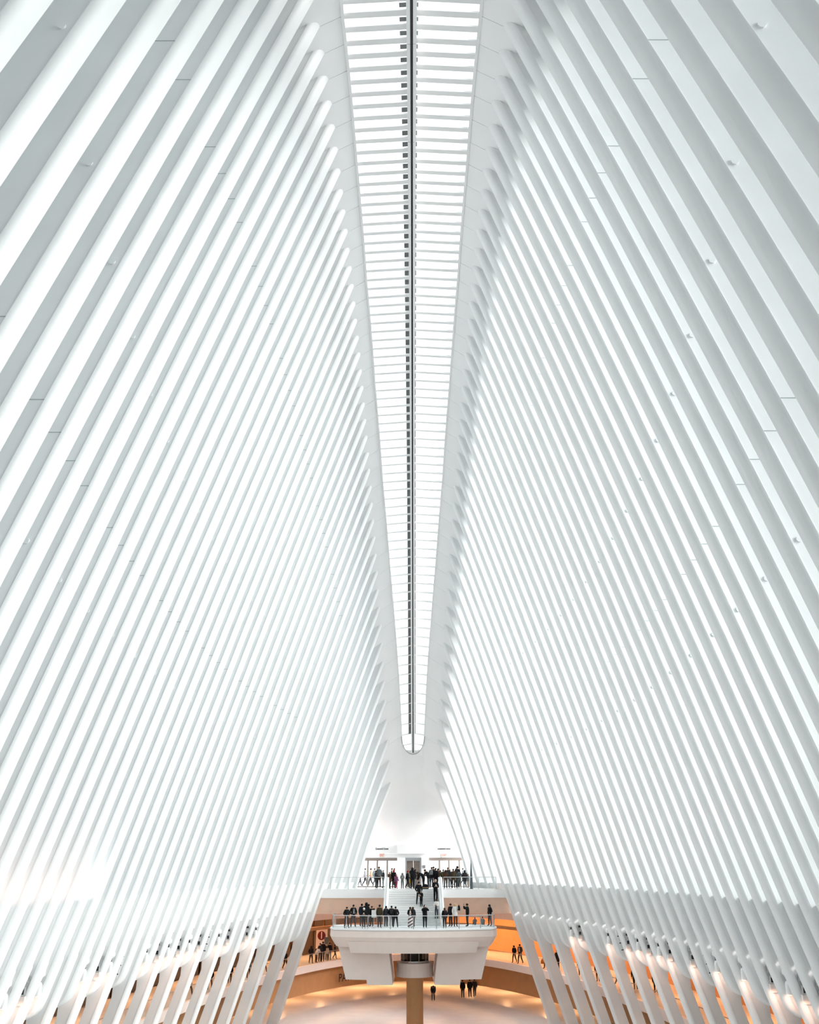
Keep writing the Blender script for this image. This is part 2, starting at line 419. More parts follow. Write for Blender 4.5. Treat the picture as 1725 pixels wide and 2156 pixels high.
# ------------------------------------------------------------------ landing at the head of the stairs
YL = 85.4
def legx(Y, z):             # inner rib line at distance Y
    i = (Y / 1.25 - 8.37946) / 1.39393
    return xout(i, z)
land = struct(empty('floor_landing'), 'street level landing with white fascia above the stairs', 'landing')
xL = legx(YL, LZ) - .06; xB = legx(YW - .3, LZ) + .9
SX0, SX1 = at(818, 1870, YL)[0], at(921.5, 1870, YL)[0]
p = [(-xL, YL, LZ - .5), (xL, YL, LZ - .5), (xB, YW - .31, LZ - .5), (-xB, YW - .31, LZ - .5), (-xL, YL, LZ), (xL, YL, LZ), (xB, YW - .31, LZ), (-xB, YW - .31, LZ)]
p = [(a, b, c) for a, b, c in p]
hexa('slab', p, M['marble'], land)
for s, xa in ((-1, SX0 - .42), (1, SX1 + .42)):
    xs = (-xL, xa) if s < 0 else (xa, xL)
    box('edge_band', xs[0] - (.5 if s < 0 else 0), xs[1] + (.5 if s > 0 else 0), YL - .16, YL - .01, LZ - .72, LZ - .04, M['white'], land)
    xo = s * (xL + .9)
    q = sorted([xa, xo])
    p = [(q[0], YL + .5, LZ - 2.05), (q[1], YL + .5, LZ - 2.05), (q[1], YL + 4, LZ - 2.05), (q[0], YL + 4, LZ - 2.05),
         (q[0], YL - .02, LZ - .72), (q[1], YL - .02, LZ - .72), (q[1], YL + 4, LZ - .72), (q[0], YL + 4, LZ - .72)]
    hexa('under_panel', p, mat('plaster_underlit_tint', (.88, .63, .49), .75, noise=.05, nscale=2), land)  # warm light from below is put into the panel colour
# ------------------------------------------------------------------ stairs
DZ = -4.5; YB = 80.25; NS = 16
st = tag(empty('staircase', (0, YB, DZ + EZ)), 'broad white marble staircase between the landing and the balcony', 'staircase')
st.location = (0, 0, 0)
rise = (LZ - DZ) / NS; run = (YL - YB) / (NS - 1)
for k in range(NS - 1):
    z = DZ + rise * (k + 1); y = YB + run * k
    box('step', SX0, SX1, y, y + run + .03, z - rise - .05, z - .035, M['step'], st)
    box('tread', SX0, SX1, y - .025, y + run + .005, z - .035, z, M['marble'], st)
box('stair_soffit', SX0, SX1, YL - .15, YL - .02, LZ - .7, LZ - .01, M['step'], st)
for s, xa in ((-1, SX0), (1, SX1)):
    xa0, xa1 = (xa - .36, xa - .01) if s < 0 else (xa + .01, xa + .36)
    y0, y1 = YB - .5, YL + .1
    p = [(xa0, y0, DZ), (xa1, y0, DZ), (xa1, y1, LZ - .6), (xa0, y1, LZ - .6), (xa0, y0, DZ + .98), (xa1, y0, DZ + .98), (xa1, y1, LZ + 1.0), (xa0, y1, LZ + 1.0)]
    hexa('parapet', p, M['white'], st)
    v, f = bar(((xa0 + xa1) / 2, y0, DZ + 1.05), ((xa0 + xa1) / 2, y1, LZ + 1.07), .03); mk('handrail', v, f, M['chrome'], st)
# ------------------------------------------------------------------ balcony
bal = tag(empty('balcony', (0, 0, 0)), 'white balcony with curved front hanging below the stairs', 'balcony')
def bal_plan(off=0.0, n=18):
    pts = []
    W = 6.9 - off
    for k in range(-n, n + 1):
        t = k / n
        x = W * math.copysign(1 - (1 - abs(t)) ** 1.25, t) if t else 0
        a = abs(x) / W
        y = 76.3 + off + 1.5 * a ** 2.2 + 1.6 * max(0, (a - .93) / .07) ** 2
        pts.append((x, y))
    return pts
def plan_ring(off, z, yb=82.6):
    p = bal_plan(off); return [(x, y, z) for x, y in p] + [(p[-1][0], yb, z), (p[0][0], yb, z)]
v, f = loft([plan_ring(.03, DZ - .02), plan_ring(.03, DZ - .16)]); mk('deck', v, f, M['marble'], bal)
v, f = loft([plan_ring(.0, DZ - .0), plan_ring(-.04, DZ - .02), plan_ring(-.04, DZ - .11), plan_ring(0, DZ - .13)]); mk('edge_rim', v, f, M['white'], bal)
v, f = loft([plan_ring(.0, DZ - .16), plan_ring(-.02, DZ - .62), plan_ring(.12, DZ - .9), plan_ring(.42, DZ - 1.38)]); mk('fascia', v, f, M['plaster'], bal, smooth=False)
def pxpoly(name, pts, Y0, Y1, m, parent, taper=1.0):
    a = [(at(x, y, Y0)[0], Y0, at(x, y, Y0)[1]) for x, y in pts]
    b = [(q[0] * taper, Y1, q[2]) for q in a]
    v, f = loft([a, b]); return mk(name, v, f, m, parent)
# front block under the fascia, follows the curved front
def blk(z, half, off):
    r = []
    for k in range(-8, 9):
        x = half * k / 8; r.append((x, 76.3 + off + 1.5 * (abs(x) / 6.9) ** 2.2, z))
    return r + [(half, 82, z), (-half, 82, z)]
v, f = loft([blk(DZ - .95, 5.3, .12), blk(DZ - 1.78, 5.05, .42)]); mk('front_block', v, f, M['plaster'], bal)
for s in (-1, 1):
    def q(lst): return [(869 + s * (x - 869) * (1 if s > 0 else -1), y) for x, y in lst]
    base_r = [(1031, 1982), (1026, 1999), (1012, 2062), (968, 2063), (967, 2074), (913, 2074), (923, 1982)]
    pts = base_r if s > 0 else [(1738 - x, y) for x, y in base_r]
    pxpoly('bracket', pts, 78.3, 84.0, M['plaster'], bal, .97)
# glass balustrade along the balcony front
bs = tag(empty('balcony_balustrade', (0, 0, 0)), 'glass balustrade with steel rail round the balcony front', 'balustrade')
pl = bal_plan(.10, 18)
pl = [(pl[0][0] + .05, 82.2)] + pl + [(pl[-1][0] - .05, 82.2)]
# resample along length
def resample(pl, n):
    L = [0]
    for a, b in zip(pl, pl[1:]): L.append(L[-1] + math.dist(a, b))
    out = []
    for k in range(n + 1):
        t = L[-1] * k / n
        for j in range(len(pl) - 1):
            if t <= L[j + 1] + 1e-9:
                u = (t - L[j]) / max(1e-9, L[j + 1] - L[j]); out.append((pl[j][0] + (pl[j + 1][0] - pl[j][0]) * u, pl[j][1] + (pl[j + 1][1] - pl[j][1]) * u)); break
    return out
RH = .95
rp = resample(pl, 44)
parts = [bar((a[0], a[1], DZ + RH), (b[0], b[1], DZ + RH), .03) for a, b in zip(rp, rp[1:])]
v, f = merge(parts); mk('rail', v, f, M['chrome'], bs)
parts = [bar((a[0], a[1], DZ + .12), (b[0], b[1], DZ + .12), .02) for a, b in zip(rp, rp[1:])]
v, f = merge(parts); mk('lower_rail', v, f, M['chrome'], bs)
pp = resample(pl, 12)
for x, y in pp:
    box('post', x - .035, x + .035, y - .03, y + .03, DZ, DZ + RH, M['chrome'], bs)
for k in range(12):
    seg = resample(pl, 48)[k * 4:k * 4 + 5]
    r = [[(x, y - .01, DZ + .05), (x, y + .01, DZ + .05), (x, y + .01, DZ + RH - .03), (x, y - .01, DZ + RH - .03)] for x, y in seg]
    v, f = loft(r); mk('glass_panel', v, f, M['glass'], bs)
# balustrades of the upper landing
def balustrade(name, x0, x1, y, z, n, lab, h=1.0):
    t = tag(empty(name), lab, 'balustrade')
    v, f = bar((x0, y, z + h), (x1, y, z + h), .028); mk('rail', v, f, M['chrome'], t)
    for k in range(n + 1):
        x = x0 + (x1 - x0) * k / n
        box('post', x - .025, x + .025, y - .025, y + .025, z, z + h, M['chrome'], t)
    for k in range(n):
        a, b = x0 + (x1 - x0) * k / n, x0 + (x1 - x0) * (k + 1) / n
        box('glass_panel', a + .04, b - .04, y - .008, y + .008, z + .06, z + h - .04, M['glass'], t)
balustrade('landing_balustrade', -xL + .55, SX0 - .5, YL + .12, LZ, 3, 'clear glass balustrade on the landing left of the stairs')
balustrade('landing_balustrade', SX1 + .5, xL - .55, YL + .12, LZ, 3, 'clear glass balustrade on the landing right of the stairs')
# glass lift drum under the balcony
dr = tag(empty('lift_drum', (0, 0, 0)), 'round glass lift shaft on a curved white base under the balcony', 'lift')
def cyl_ring(cx, cy, r, z, n=28): return [(cx + r * math.cos(2 * PI * k / n), cy + r * math.sin(2 * PI * k / n), z) for k in range(n)]
z1, z2, z3, z4 = -6.30, at(869, 2027, 79.4)[1], at(869, 2031, 79.4)[1], at(869, 2061, 79.4)[1]
DY = 81.5; R1 = at(898, 2020, 79.8)[0]; R2 = at(908, 2045, 79.4)[0]
v, f = loft([cyl_ring(.1, DY, R1, z1), cyl_ring(.1, DY, R1, z2)]); mk('glass_drum', v, f, M['dglass'], dr, smooth=False)
v, f = loft([cyl_ring(.1, DY, R1 * .55, z1), cyl_ring(.1, DY, R1 * .55, z2)]); mk('lift_car', v, f, M['bronze'], dr)
for k in range(10):
    t = 2 * PI * k / 10; x, y = .1 + R1 * math.cos(t), DY + R1 * math.sin(t)
    box('post', x - .03, x + .03, y - .03, y + .03, z2, z1, M['bronze'], dr)
v, f = loft([cyl_ring(.1, DY, R1 + .06, z2), cyl_ring(.1, DY, R1 + .06, z3)]); mk('metal_ring', v, f, M['chrome'], dr)
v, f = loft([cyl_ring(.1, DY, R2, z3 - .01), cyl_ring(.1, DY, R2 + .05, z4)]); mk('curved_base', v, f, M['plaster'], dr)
v, f = loft([cyl_ring(.1, DY, .7, z4 - .01), cyl_ring(.1, DY, .7, FL)]); mk('stem', v, f, M['tan'], dr)

# ------------------------------------------------------------------ ring walkway behind the ribs, shops and concourse
CY = 43.5
def ell(a, c, t): return (a * math.sin(t), CY + c * math.cos(t))
def ring_strip(name, a0, c0, a1, c1, z0, z1, m, parent, t0=-PI, t1=PI, n=96):
    r = []
    for k in range(n + 1):
        t = t0 + (t1 - t0) * k / n
        p, q = ell(a0, c0, t), ell(a1, c1, t)
        r.append([(p[0], p[1], z0), (q[0], q[1], z0), (q[0], q[1], z1), (p[0], p[1], z1)])
    v, f = loft(r); return mk(name, v, f, m, parent)
WZ = -9.2
A0, C0 = 18.9, 68.0
fl = struct(ring_strip('floor_walkway', A0, C0, 26, 78, WZ - .25, WZ, M['marble'], None), 'ring walkway of pale marble behind the ribs', 'walkway')
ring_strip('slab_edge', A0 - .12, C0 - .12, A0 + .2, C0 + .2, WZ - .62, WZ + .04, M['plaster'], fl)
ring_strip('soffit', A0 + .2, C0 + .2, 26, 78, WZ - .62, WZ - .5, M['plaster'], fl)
floor = struct(box('floor', -60, 60, -40, 150, FL - .4, FL, M['marble']), 'pale marble concourse floor', 'floor')
wl = struct(empty('wall_ring'), 'curved shop wall behind the ring walkway', 'wall')
ring_strip('shop_wall', 25.6, 77.4, 26.2, 78, WZ, -4.4, M['tan'], wl)
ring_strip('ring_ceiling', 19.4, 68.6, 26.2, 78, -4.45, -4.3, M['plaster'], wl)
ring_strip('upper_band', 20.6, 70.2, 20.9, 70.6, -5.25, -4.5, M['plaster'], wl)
ring_strip('lower_beam', 20.4, 70.0, 20.9, 70.6, -6.2, -5.88, M['tan'], wl)
ring_strip('path_wall', 20.6, 69.8, 21.0, 70.3, -12.1, WZ - .62, M['tan'], wl)
ring_strip('lower_wall', 40, 92, 40.5, 92.5, FL, WZ - .3, M['tan'], wl)
ring_strip('lower_ceiling', 20.8, 70.0, 41, 93, WZ - .75, WZ - .63, M['plaster'], wl)
# shop fronts on the left: dark glass bays with warm shelves
for k in range(26):
    t0 = -.10 - .048 * k; t1 = t0 - .042
    p, q = ell(25.3, 77.1, t0), ell(25.3, 77.1, t1); p2, q2 = ell(25.5, 77.3, t0), ell(25.5, 77.3, t1)
    hexa('shop_bay', [(p[0], p[1], WZ + .1), (q[0], q[1], WZ + .1), (q2[0], q2[1], WZ + .1), (p2[0], p2[1], WZ + .1), (p[0], p[1], -5.3), (q[0], q[1], -5.3), (q2[0], q2[1], -5.3), (p2[0], p2[1], -5.3)], M['dark'], wl)
# walkway balustrade
wb = tag(empty('walkway_balustrade'), 'low glass balustrade with thin rail along the ring walkway', 'balustrade')
parts = []
tt = [(-1.75 + 3.5 * k / 70) for k in range(71)]
for a, b in zip(tt, tt[1:]):
    p, q = ell(A0 + .05, C0 + .05, a), ell(A0 + .05, C0 + .05, b); parts.append(bar((*p, WZ + 1.0), (*q, WZ + 1.0), .03, 5))
v, f = merge(parts); mk('rail', v, f, M['frame'], wb)
for a, b in zip(tt[::2], tt[2::2]):
    p, q = ell(A0 + .05, C0 + .05, a + .001), ell(A0 + .05, C0 + .05, b - .001)
    hexa('glass_panel', [(p[0], p[1], WZ + .06), (q[0], q[1], WZ + .06), (q[0], q[1] + .02, WZ + .06), (p[0], p[1] + .02, WZ + .06), (p[0], p[1], WZ + .98), (q[0], q[1], WZ + .98), (q[0], q[1] + .02, WZ + .98), (p[0], p[1] + .02, WZ + .98)], M['glass'], wb)
# line number pillar
YP = 106.0; xp, zp = at(675.5, 1969.5, YP); rr = at(684, 1969, YP)[0] - xp
pil = tag(empty('sign_pillar'), 'pale pillar with a round dark red number 1 sign', 'pillar')
box('panel', at(664.5, 1960, YP)[0], at(687, 1960, YP)[0], YP, YP + .6, WZ, -6.2, M['plaster'], pil)
dv, df = bar((xp, YP, zp), (xp, YP - .06, zp), rr, 32)
dk = mk('disc', dv, df, M['red'], pil)
text('numeral', '1', 1.0, M['signwhite'], dk, (xp, YP - .07, zp))
# PATH lettering on the beam below the walkway
tP = -.40
for j in range(1):
    px_, py_ = 718.5, 2057
    best = None
    for k in range(2000):
        t = -1.2 + 1.2 * k / 2000
        e = ell(20.55, 69.75, t); u = (px_ - 869) / F_PX
        v_ = (1078 - py_) / F_PX; fw = math.cos(TH) - v_ * math.sin(TH)
        d = abs(e[0] / e[1] - u / fw)
        if best is None or d < best[0]: best = (d, t, e)
    t = best[1]; e = best[2]; zz = at(px_, py_, e[1])[1]
    ang = math.atan2(-69.75 * math.sin(t), 20.55 * math.cos(t))
    text('lettering', 'PATH', 1.15, M['ink'], wl, (e[0] + .55, e[1] - .12, zz), rot=(PI / 2, 0, ang + (0 if abs(ang) < 1.6 else PI)))

# warm lamps: cove along the ring, round ceiling lamps on the walkway and under the walkway
tag(ring_strip('cove_light', 20.95, 70.7, 21.15, 70.9, -4.62, -4.50, M['cove'], None), 'warm light strip hidden above the ring band', 'light')
def lamp(loc, power, name, lab, grp, col=(1.0, .50, .22), size=.5):
    t = tag(empty(name, (loc[0], loc[1], loc[2] + EZ)), lab, 'lamp', grp)
    v, f = bar((0, 0, 0), (0, 0, -.06), .22, 14); hs_ = mk('housing', v, f, M['white'], t, world=False)
    v, f = bar((0, 0, -.061), (0, 0, -.07), .18, 14); mk('diffuser', v, f, M['bulb'], hs_, world=False)
    l = bpy.data.lights.new(name + '_light', 'AREA'); l.shape = 'DISK'; l.size = size; l.energy = power; l.color = col
    o = link(bpy.data.objects.new(name + '_light', l), t); o.location = (0, 0, -.1)
for s in (-1, 1):
    for k in range(9):
        t = s * (.09 + .15 * k); x, y = ell(23.2, 73.5, t)
        lamp((x, y, -4.45), 330, 'ceiling_lamp', 'round warm walkway ceiling lamp behind the %s ribs, %s from the far end' % (SD[s], ORD[k]), 'walkway ceiling lamps ' + SD[s])
    for k in range(5):
        t = s * (.10 + .17 * k); x, y = ell(25, 76, t)
        lamp((x, y, WZ - .75), 260, 'ceiling_lamp', 'round warm lamp below the walkway on the %s, %s from the far end' % (SD[s], ORD[k]), 'concourse ceiling lamps ' + SD[s])

# ------------------------------------------------------------------ lamps and frames between the ribs
CNT = {}
def ordn(key):
    CNT[key] = CNT.get(key, -1) + 1; return ORD[CNT[key]]
def spot(i, s, kind):
    z = -4.45; Y = Yi(i) - .62; x = s * (xout(i, z) + .36)
    lab = ('white round-headed spotlight on the %s wall, %s of them from the viewer' if kind == 0 else 'steel twin spotlight with dark lenses on the %s wall, %s of them from the viewer') % (SD[s], ordn(('spot', s, kind)))
    t = tag(empty('spotlight', (x, Y, z + EZ)), lab, 'spotlight', ('round' if kind == 0 else 'framed') + ' spotlights on the ' + SD[s] + ' wall')
    d = -s
    if kind == 0:
        v, f = bar((s * .46, 0, .5), (0, 0, .42), .035); mk('bracket', v, f, M['ink'], t, world=False)
        v, f = loft([[(.17 * math.cos(a) * r, .17 * math.sin(a) * r, zz) for a in [2 * PI * k / 12 for k in range(12)]] for r, zz in ((.4, .50), (1, .44), (1, .28), (.55, .2))]); mk('head', v, f, M['white'], t, world=False)
        v, f = bar((0, 0, .22), (0, 0, -.02), .05); mk('neck', v, f, M['ink'], t, world=False)
        v, f = loft([[(.11 * math.cos(a) * r, .11 * math.sin(a) * r, zz) for a in [2 * PI * k / 12 for k in range(12)]] for r, zz in ((.5, .02), (1, -.08), (1.05, -.5))]); BARREL = mk('barrel', v, f, M['white'], t, world=False)
        v, f = bar((0, 0, -.50), (0, 0, -.52), .10, 12); mk('lens', v, f, M['bulb'], BARREL, world=False)
        v, f = bar((s * .46, 0, -.3), (s * .1, 0, -.3), .03); mk('arm', v, f, M['chrome'], t, world=False)
    else:
        v, f = bar((s * .46, 0, .5), (0, 0, .42), .035); mk('bracket', v, f, M['ink'], t, world=False)
        hd_ = box('upper_head', -.16, .16, -.10, .10, .22, .44, M['chrome'], t, world=False)
        box('upper_lens', -.12, .12, -.12, -.101, .27, .39, M['ink'], hd_, world=False)
        v, f = bar((0, 0, .22), (0, 0, .05), .04); mk('neck', v, f, M['chrome'], t, world=False)
        hd_ = box('lower_head', -.10, .10, -.08, .08, -.28, .05, M['chrome'], t, world=False)
        box('lower_lens', -.07, .07, -.10, -.081, -.22, -.02, M['ink'], hd_, world=False)
        box('lower_body', -.13, .13, -.07, .09, -.62, -.29, M['plaster'], t, world=False)
        v, f = bar((s * .46, 0, -.4), (s * .12, 0, -.4), .03); mk('arm', v, f, M['chrome'], t, world=False)
    l = bpy.data.lights.new('spotlight_light', 'SPOT'); l.energy = 42; l.color = (1.0, .58, .42); l.spot_size = 2.5; l.spot_blend = .8; l.shadow_soft_size = .08
    o = link(bpy.data.objects.new('spotlight_light', l), t); o.location = (d * .40, -.35, -.55)
    o.rotation_euler = Vector((s * .55, .35, -1)).to_track_quat('-Z', 'Y').to_euler()
LL = {16: 0, 17: 1, 18: 0, 21: 0, 22: 1, 23: 0, 26: 0, 27: 1, 28: 0, 29: 1, 30: 0, 31: 1, 33: 0, 34: 1, 36: 1, 37: 0}
RR = {16: 1, 17: 1, 18: 0, 19: 1, 21: 0, 23: 0, 25: 1, 27: 1, 28: 0, 29: 1, 30: 0, 31: 1, 33: 0, 36: 1, 37: 0}
for i, k in LL.items(): spot(i, -1, k)
for i, k in RR.items(): spot(i, 1, k)
def rung_frame(i, s, lab):
    z = -4.2; Y = Yi(i) - .60; x = s * (xout(i, z) + .30)
    t = tag(empty('rung_frame', (x, Y, z + EZ)), lab, 'frame')
    for dx in (0, .34):
        v, f = bar((s * dx, 0, .3), (s * (dx + .36), 0, -1.15), .02); mk('side_rail', v, f, M['white'], t, world=False)
    for k in range(4):
        zz = .28 - .42 * k; q = s * .105 * k
        v, f = bar((q, -.02, zz), (q + s * .34, -.02, zz + .04), .045 if k == 0 else .03); mk('rung', v, f, M['white'] if k == 0 else M['ink'], t, world=False)
rung_frame(24, -1, 'white frame with dark rungs on left wall, nearer of the two')
rung_frame(32, -1, 'white frame with dark rungs on left wall, farther of the two')
rung_frame(24, 1, 'white frame with dark rungs on right wall, nearer of the two')
rung_frame(32, 1, 'white frame with dark rungs on right wall, farther of the two')
def uplight(i, s, e, col):
    x = s * (xout(i, HB) + .85); Y = (Yi(i) + Yi(i - 1)) / 2 - .3
    t = tag(empty('sill_uplight', (x, Y, HB - .02 + EZ)), 'small fitted or added uplight on the sill of the %s wall, %s from the viewer' % (SD[s], ordn(('up', s))), 'uplight', 'sill uplights on the ' + SD[s] + ' wall')
    box('housing', -.1, .1, -.25, .25, 0, .10, M['white'], t, world=False)
    box('lens', -.08, .08, -.22, .22, .101, .11, M['bulb'], t, world=False)
    l = bpy.data.lights.new('sill_uplight_light', 'AREA'); l.shape = 'RECTANGLE'; l.size = .3; l.size_y = .5; l.energy = e; l.color = col
    o = link(bpy.data.objects.new('sill_uplight_light', l), t); o.location = (0, 0, .16); o.rotation_euler = (PI - .35, 0, 0)
for i in range(8, 18): uplight(i, -1, 17, (1.0, .70, .62))
for i in (18, 19): uplight(i, -1, 34, (.96, .98, 1.0))  # white lamps added in place of sunlight falling through these two bays

for s in (-1, 1):
    t = tag(empty('vault_uplight', (s * 3.5, 94.1, 2.27 + EZ)), 'warm uplight on the ledge at the %s corner of the end vault' % SD[s], 'uplight')
    box('housing', -.3, .3, -.1, .1, 0, .08, M['white'], t, world=False); box('lens', -.27, .27, -.08, .08, .081, .09, M['bulb'], t, world=False)
    l = bpy.data.lights.new('vault_uplight_light', 'AREA'); l.shape = 'RECTANGLE'; l.size = .6; l.size_y = .3; l.energy = 10; l.color = (1.0, .50, .36)
    o = link(bpy.data.objects.new('vault_uplight_light', l), t); o.location = (0, -.1, .15); o.rotation_euler = (PI, -s * .5, 0)
# ------------------------------------------------------------------ people
COL = {'blk': (.008, .008, .010), 'char': (.03, .03, .034), 'brown': (.07, .035, .02), 'olive': (.06, .045, .025), 'grey': (.20, .21, .22), 'white': (.75, .72, .70), 'purple': (.16, .06, .13),
       'red': (.35, .02, .03), 'pink': (.75, .20, .24), 'navy': (.015, .018, .03), 'jeans': (.05, .06, .08), 'tan': (.40, .25, .16), 'beige': (.45, .34, .27), 'wine': (.30, .02, .04), 'blond': (.55, .38, .22), 'hbrown': (.04, .02, .012),
       'orange': (.45, .13, .03), 'yellow': (.7, .42, .03), 'skin': (.58, .33, .23), 'skin2': (.42, .22, .14), 'slate': (.10, .12, .13)}
CM = {}
def cm(n):
    if n not in CM: CM[n] = mat('cloth_' + n if not n.startswith('skin') else n, COL[n], .8 if not n.startswith('skin') else .55, noise=.12, nscale=9, spec=.15)
    return CM[n]
J0 = dict(pel=(0, 0, .94), spi=(0, .01, 1.14), che=(0, .01, 1.33), nek=(0, 0, 1.475), hed=(0, -.025, 1.57), top=(0, -.015, 1.645))
for s_, k in ((-1, 'l'), (1, 'r')):
    J0.update({'sh' + k: (s_ * .165, .01, 1.405), 'el' + k: (s_ * .235, .03, 1.14), 'wr' + k: (s_ * .235, -.06, .91), 'ha' + k: (s_ * .225, -.09, .83),
               'hi' + k: (s_ * .09, 0, .88), 'kn' + k: (s_ * .10, -.02, .49), 'an' + k: (s_ * .105, .02, .085), 'to' + k: (s_ * .12, -.15, .035)})
RAD = dict(pel=(.165, .13), spi=(.165, .13), che=(.195, .145), nek=(.055, .055), hed=(.082, .098), top=(.065, .075), sh=(.085, .085), el=(.068, .068), wr=(.046, .046), ha=(.030, .034), hi=(.105, .105), kn=(.078, .078), an=(.056, .056), to=(.038, .030))
EDG = [('pel', 'spi'), ('spi', 'che'), ('che', 'nek'), ('nek', 'hed'), ('hed', 'top')]
for k in 'lr': EDG += [('che', 'sh' + k), ('sh' + k, 'el' + k), ('el' + k, 'wr' + k), ('wr' + k, 'ha' + k), ('pel', 'hi' + k), ('hi' + k, 'kn' + k), ('kn' + k, 'an' + k), ('an' + k, 'to' + k)]
ZONE = {}
for a, b in EDG:
    ZONE[(a, b)] = 1
    if b in ('hed', 'top') or b[:2] == 'ha': ZONE[(a, b)] = 0
    if b[:2] in ('kn', 'an'): ZONE[(a, b)] = 2
    if b[:2] == 'to': ZONE[(a, b)] = 3
    if b[:2] == 'hi': ZONE[(a, b)] = 1
POSE = {'stand': {}}
POSE['phone'] = {'ell': (-.22, -.04, 1.13), 'wrl': (-.09, -.25, 1.16), 'hal': (-.05, -.31, 1.19), 'elr': (.22, -.04, 1.13), 'wrr': (.09, -.25, 1.16), 'har': (.05, -.31, 1.19)}
POSE['photo'] = {'ell': (-.27, -.19, 1.30), 'wrl': (-.11, -.27, 1.50), 'hal': (-.06, -.27, 1.57), 'elr': (.27, -.19, 1.30), 'wrr': (.11, -.27, 1.50), 'har': (.06, -.27, 1.57)}
POSE['walk'] = {'knl': (-.10, -.16, .50), 'anl': (-.10, -.22, .11), 'tol': (-.11, -.38, .06), 'knr': (.10, .05, .50), 'anr': (.10, .30, .15), 'tor': (.11, .17, .04), 'wrl': (-.24, .14, .93), 'hal': (-.23, .18, .86), 'wrr': (.24, -.20, .96), 'har': (.23, -.25, .90)}
POSE['pocket'] = {'ell': (-.28, .06, 1.15), 'wrl': (-.20, -.08, 1.0), 'hal': (-.15, -.11, .95), 'elr': (.28, .06, 1.15), 'wrr': (.20, -.08, 1.0), 'har': (.15, -.11, .95), 'knl': (-.15, -.02, .49), 'anl': (-.19, .02, .085), 'tol': (-.21, -.15, .035), 'knr': (.15, -.02, .49), 'anr': (.19, .02, .085), 'tor': (.21, -.15, .035)}
POSE['wave'] = {'elr': (.30, -.05, 1.30), 'wrr': (.27, -.12, 1.52), 'har': (.26, -.14, 1.61)}
POSE['lean'] = {'spi': (0, -.06, 1.12), 'che': (0, -.22, 1.26), 'nek': (0, -.33, 1.36), 'hed': (0, -.40, 1.43), 'top': (0, -.42, 1.50), 'shl': (-.165, -.25, 1.32), 'shr': (.165, -.25, 1.32), 'ell': (-.26, -.30, 1.08), 'elr': (.26, -.30, 1.08), 'wrl': (-.14, -.48, 1.04), 'wrr': (.14, -.48, 1.04), 'hal': (-.09, -.54, 1.05), 'har': (.09, -.54, 1.05)}
POSE['bend'] = {'spi': (0, -.12, 1.08), 'che': (0, -.34, 1.14), 'nek': (0, -.47, 1.18), 'hed': (0, -.55, 1.18), 'top': (0, -.61, 1.21), 'shl': (-.165, -.37, 1.18), 'shr': (.165, -.37, 1.18), 'ell': (-.20, -.44, .92), 'elr': (.20, -.44, .92), 'wrl': (-.14, -.52, .72), 'wrr': (.14, -.52, .72), 'hal': (-.12, -.54, .65), 'har': (.12, -.54, .65)}
POSE['sit'] = {k: (J0[k][0], J0[k][1] + .1, J0[k][2] - .68) for k in ('pel', 'spi', 'che', 'nek', 'hed', 'top', 'shl', 'shr')}
POSE['sit'].update({'ell': (-.26, -.02, .50), 'elr': (.26, -.02, .50), 'wrl': (-.15, -.25, .45), 'wrr': (.15, -.25, .45), 'hal': (-.10, -.30, .45), 'har': (.10, -.30, .45), 'hil': (-.10, .08, .20), 'hir': (.10, .08, .20), 'knl': (-.16, -.30, .42), 'knr': (.16, -.30, .42), 'anl': (-.14, -.42, .085), 'anr': (.14, -.42, .085), 'tol': (-.14, -.58, .035), 'tor': (.14, -.58, .035)})
def seg_d(p, a, b):
    ab = b - a; t = max(0, min(1, (p - a).dot(ab) / max(1e-9, ab.length_squared))); return (p - (a + ab * t)).length
PM = {}
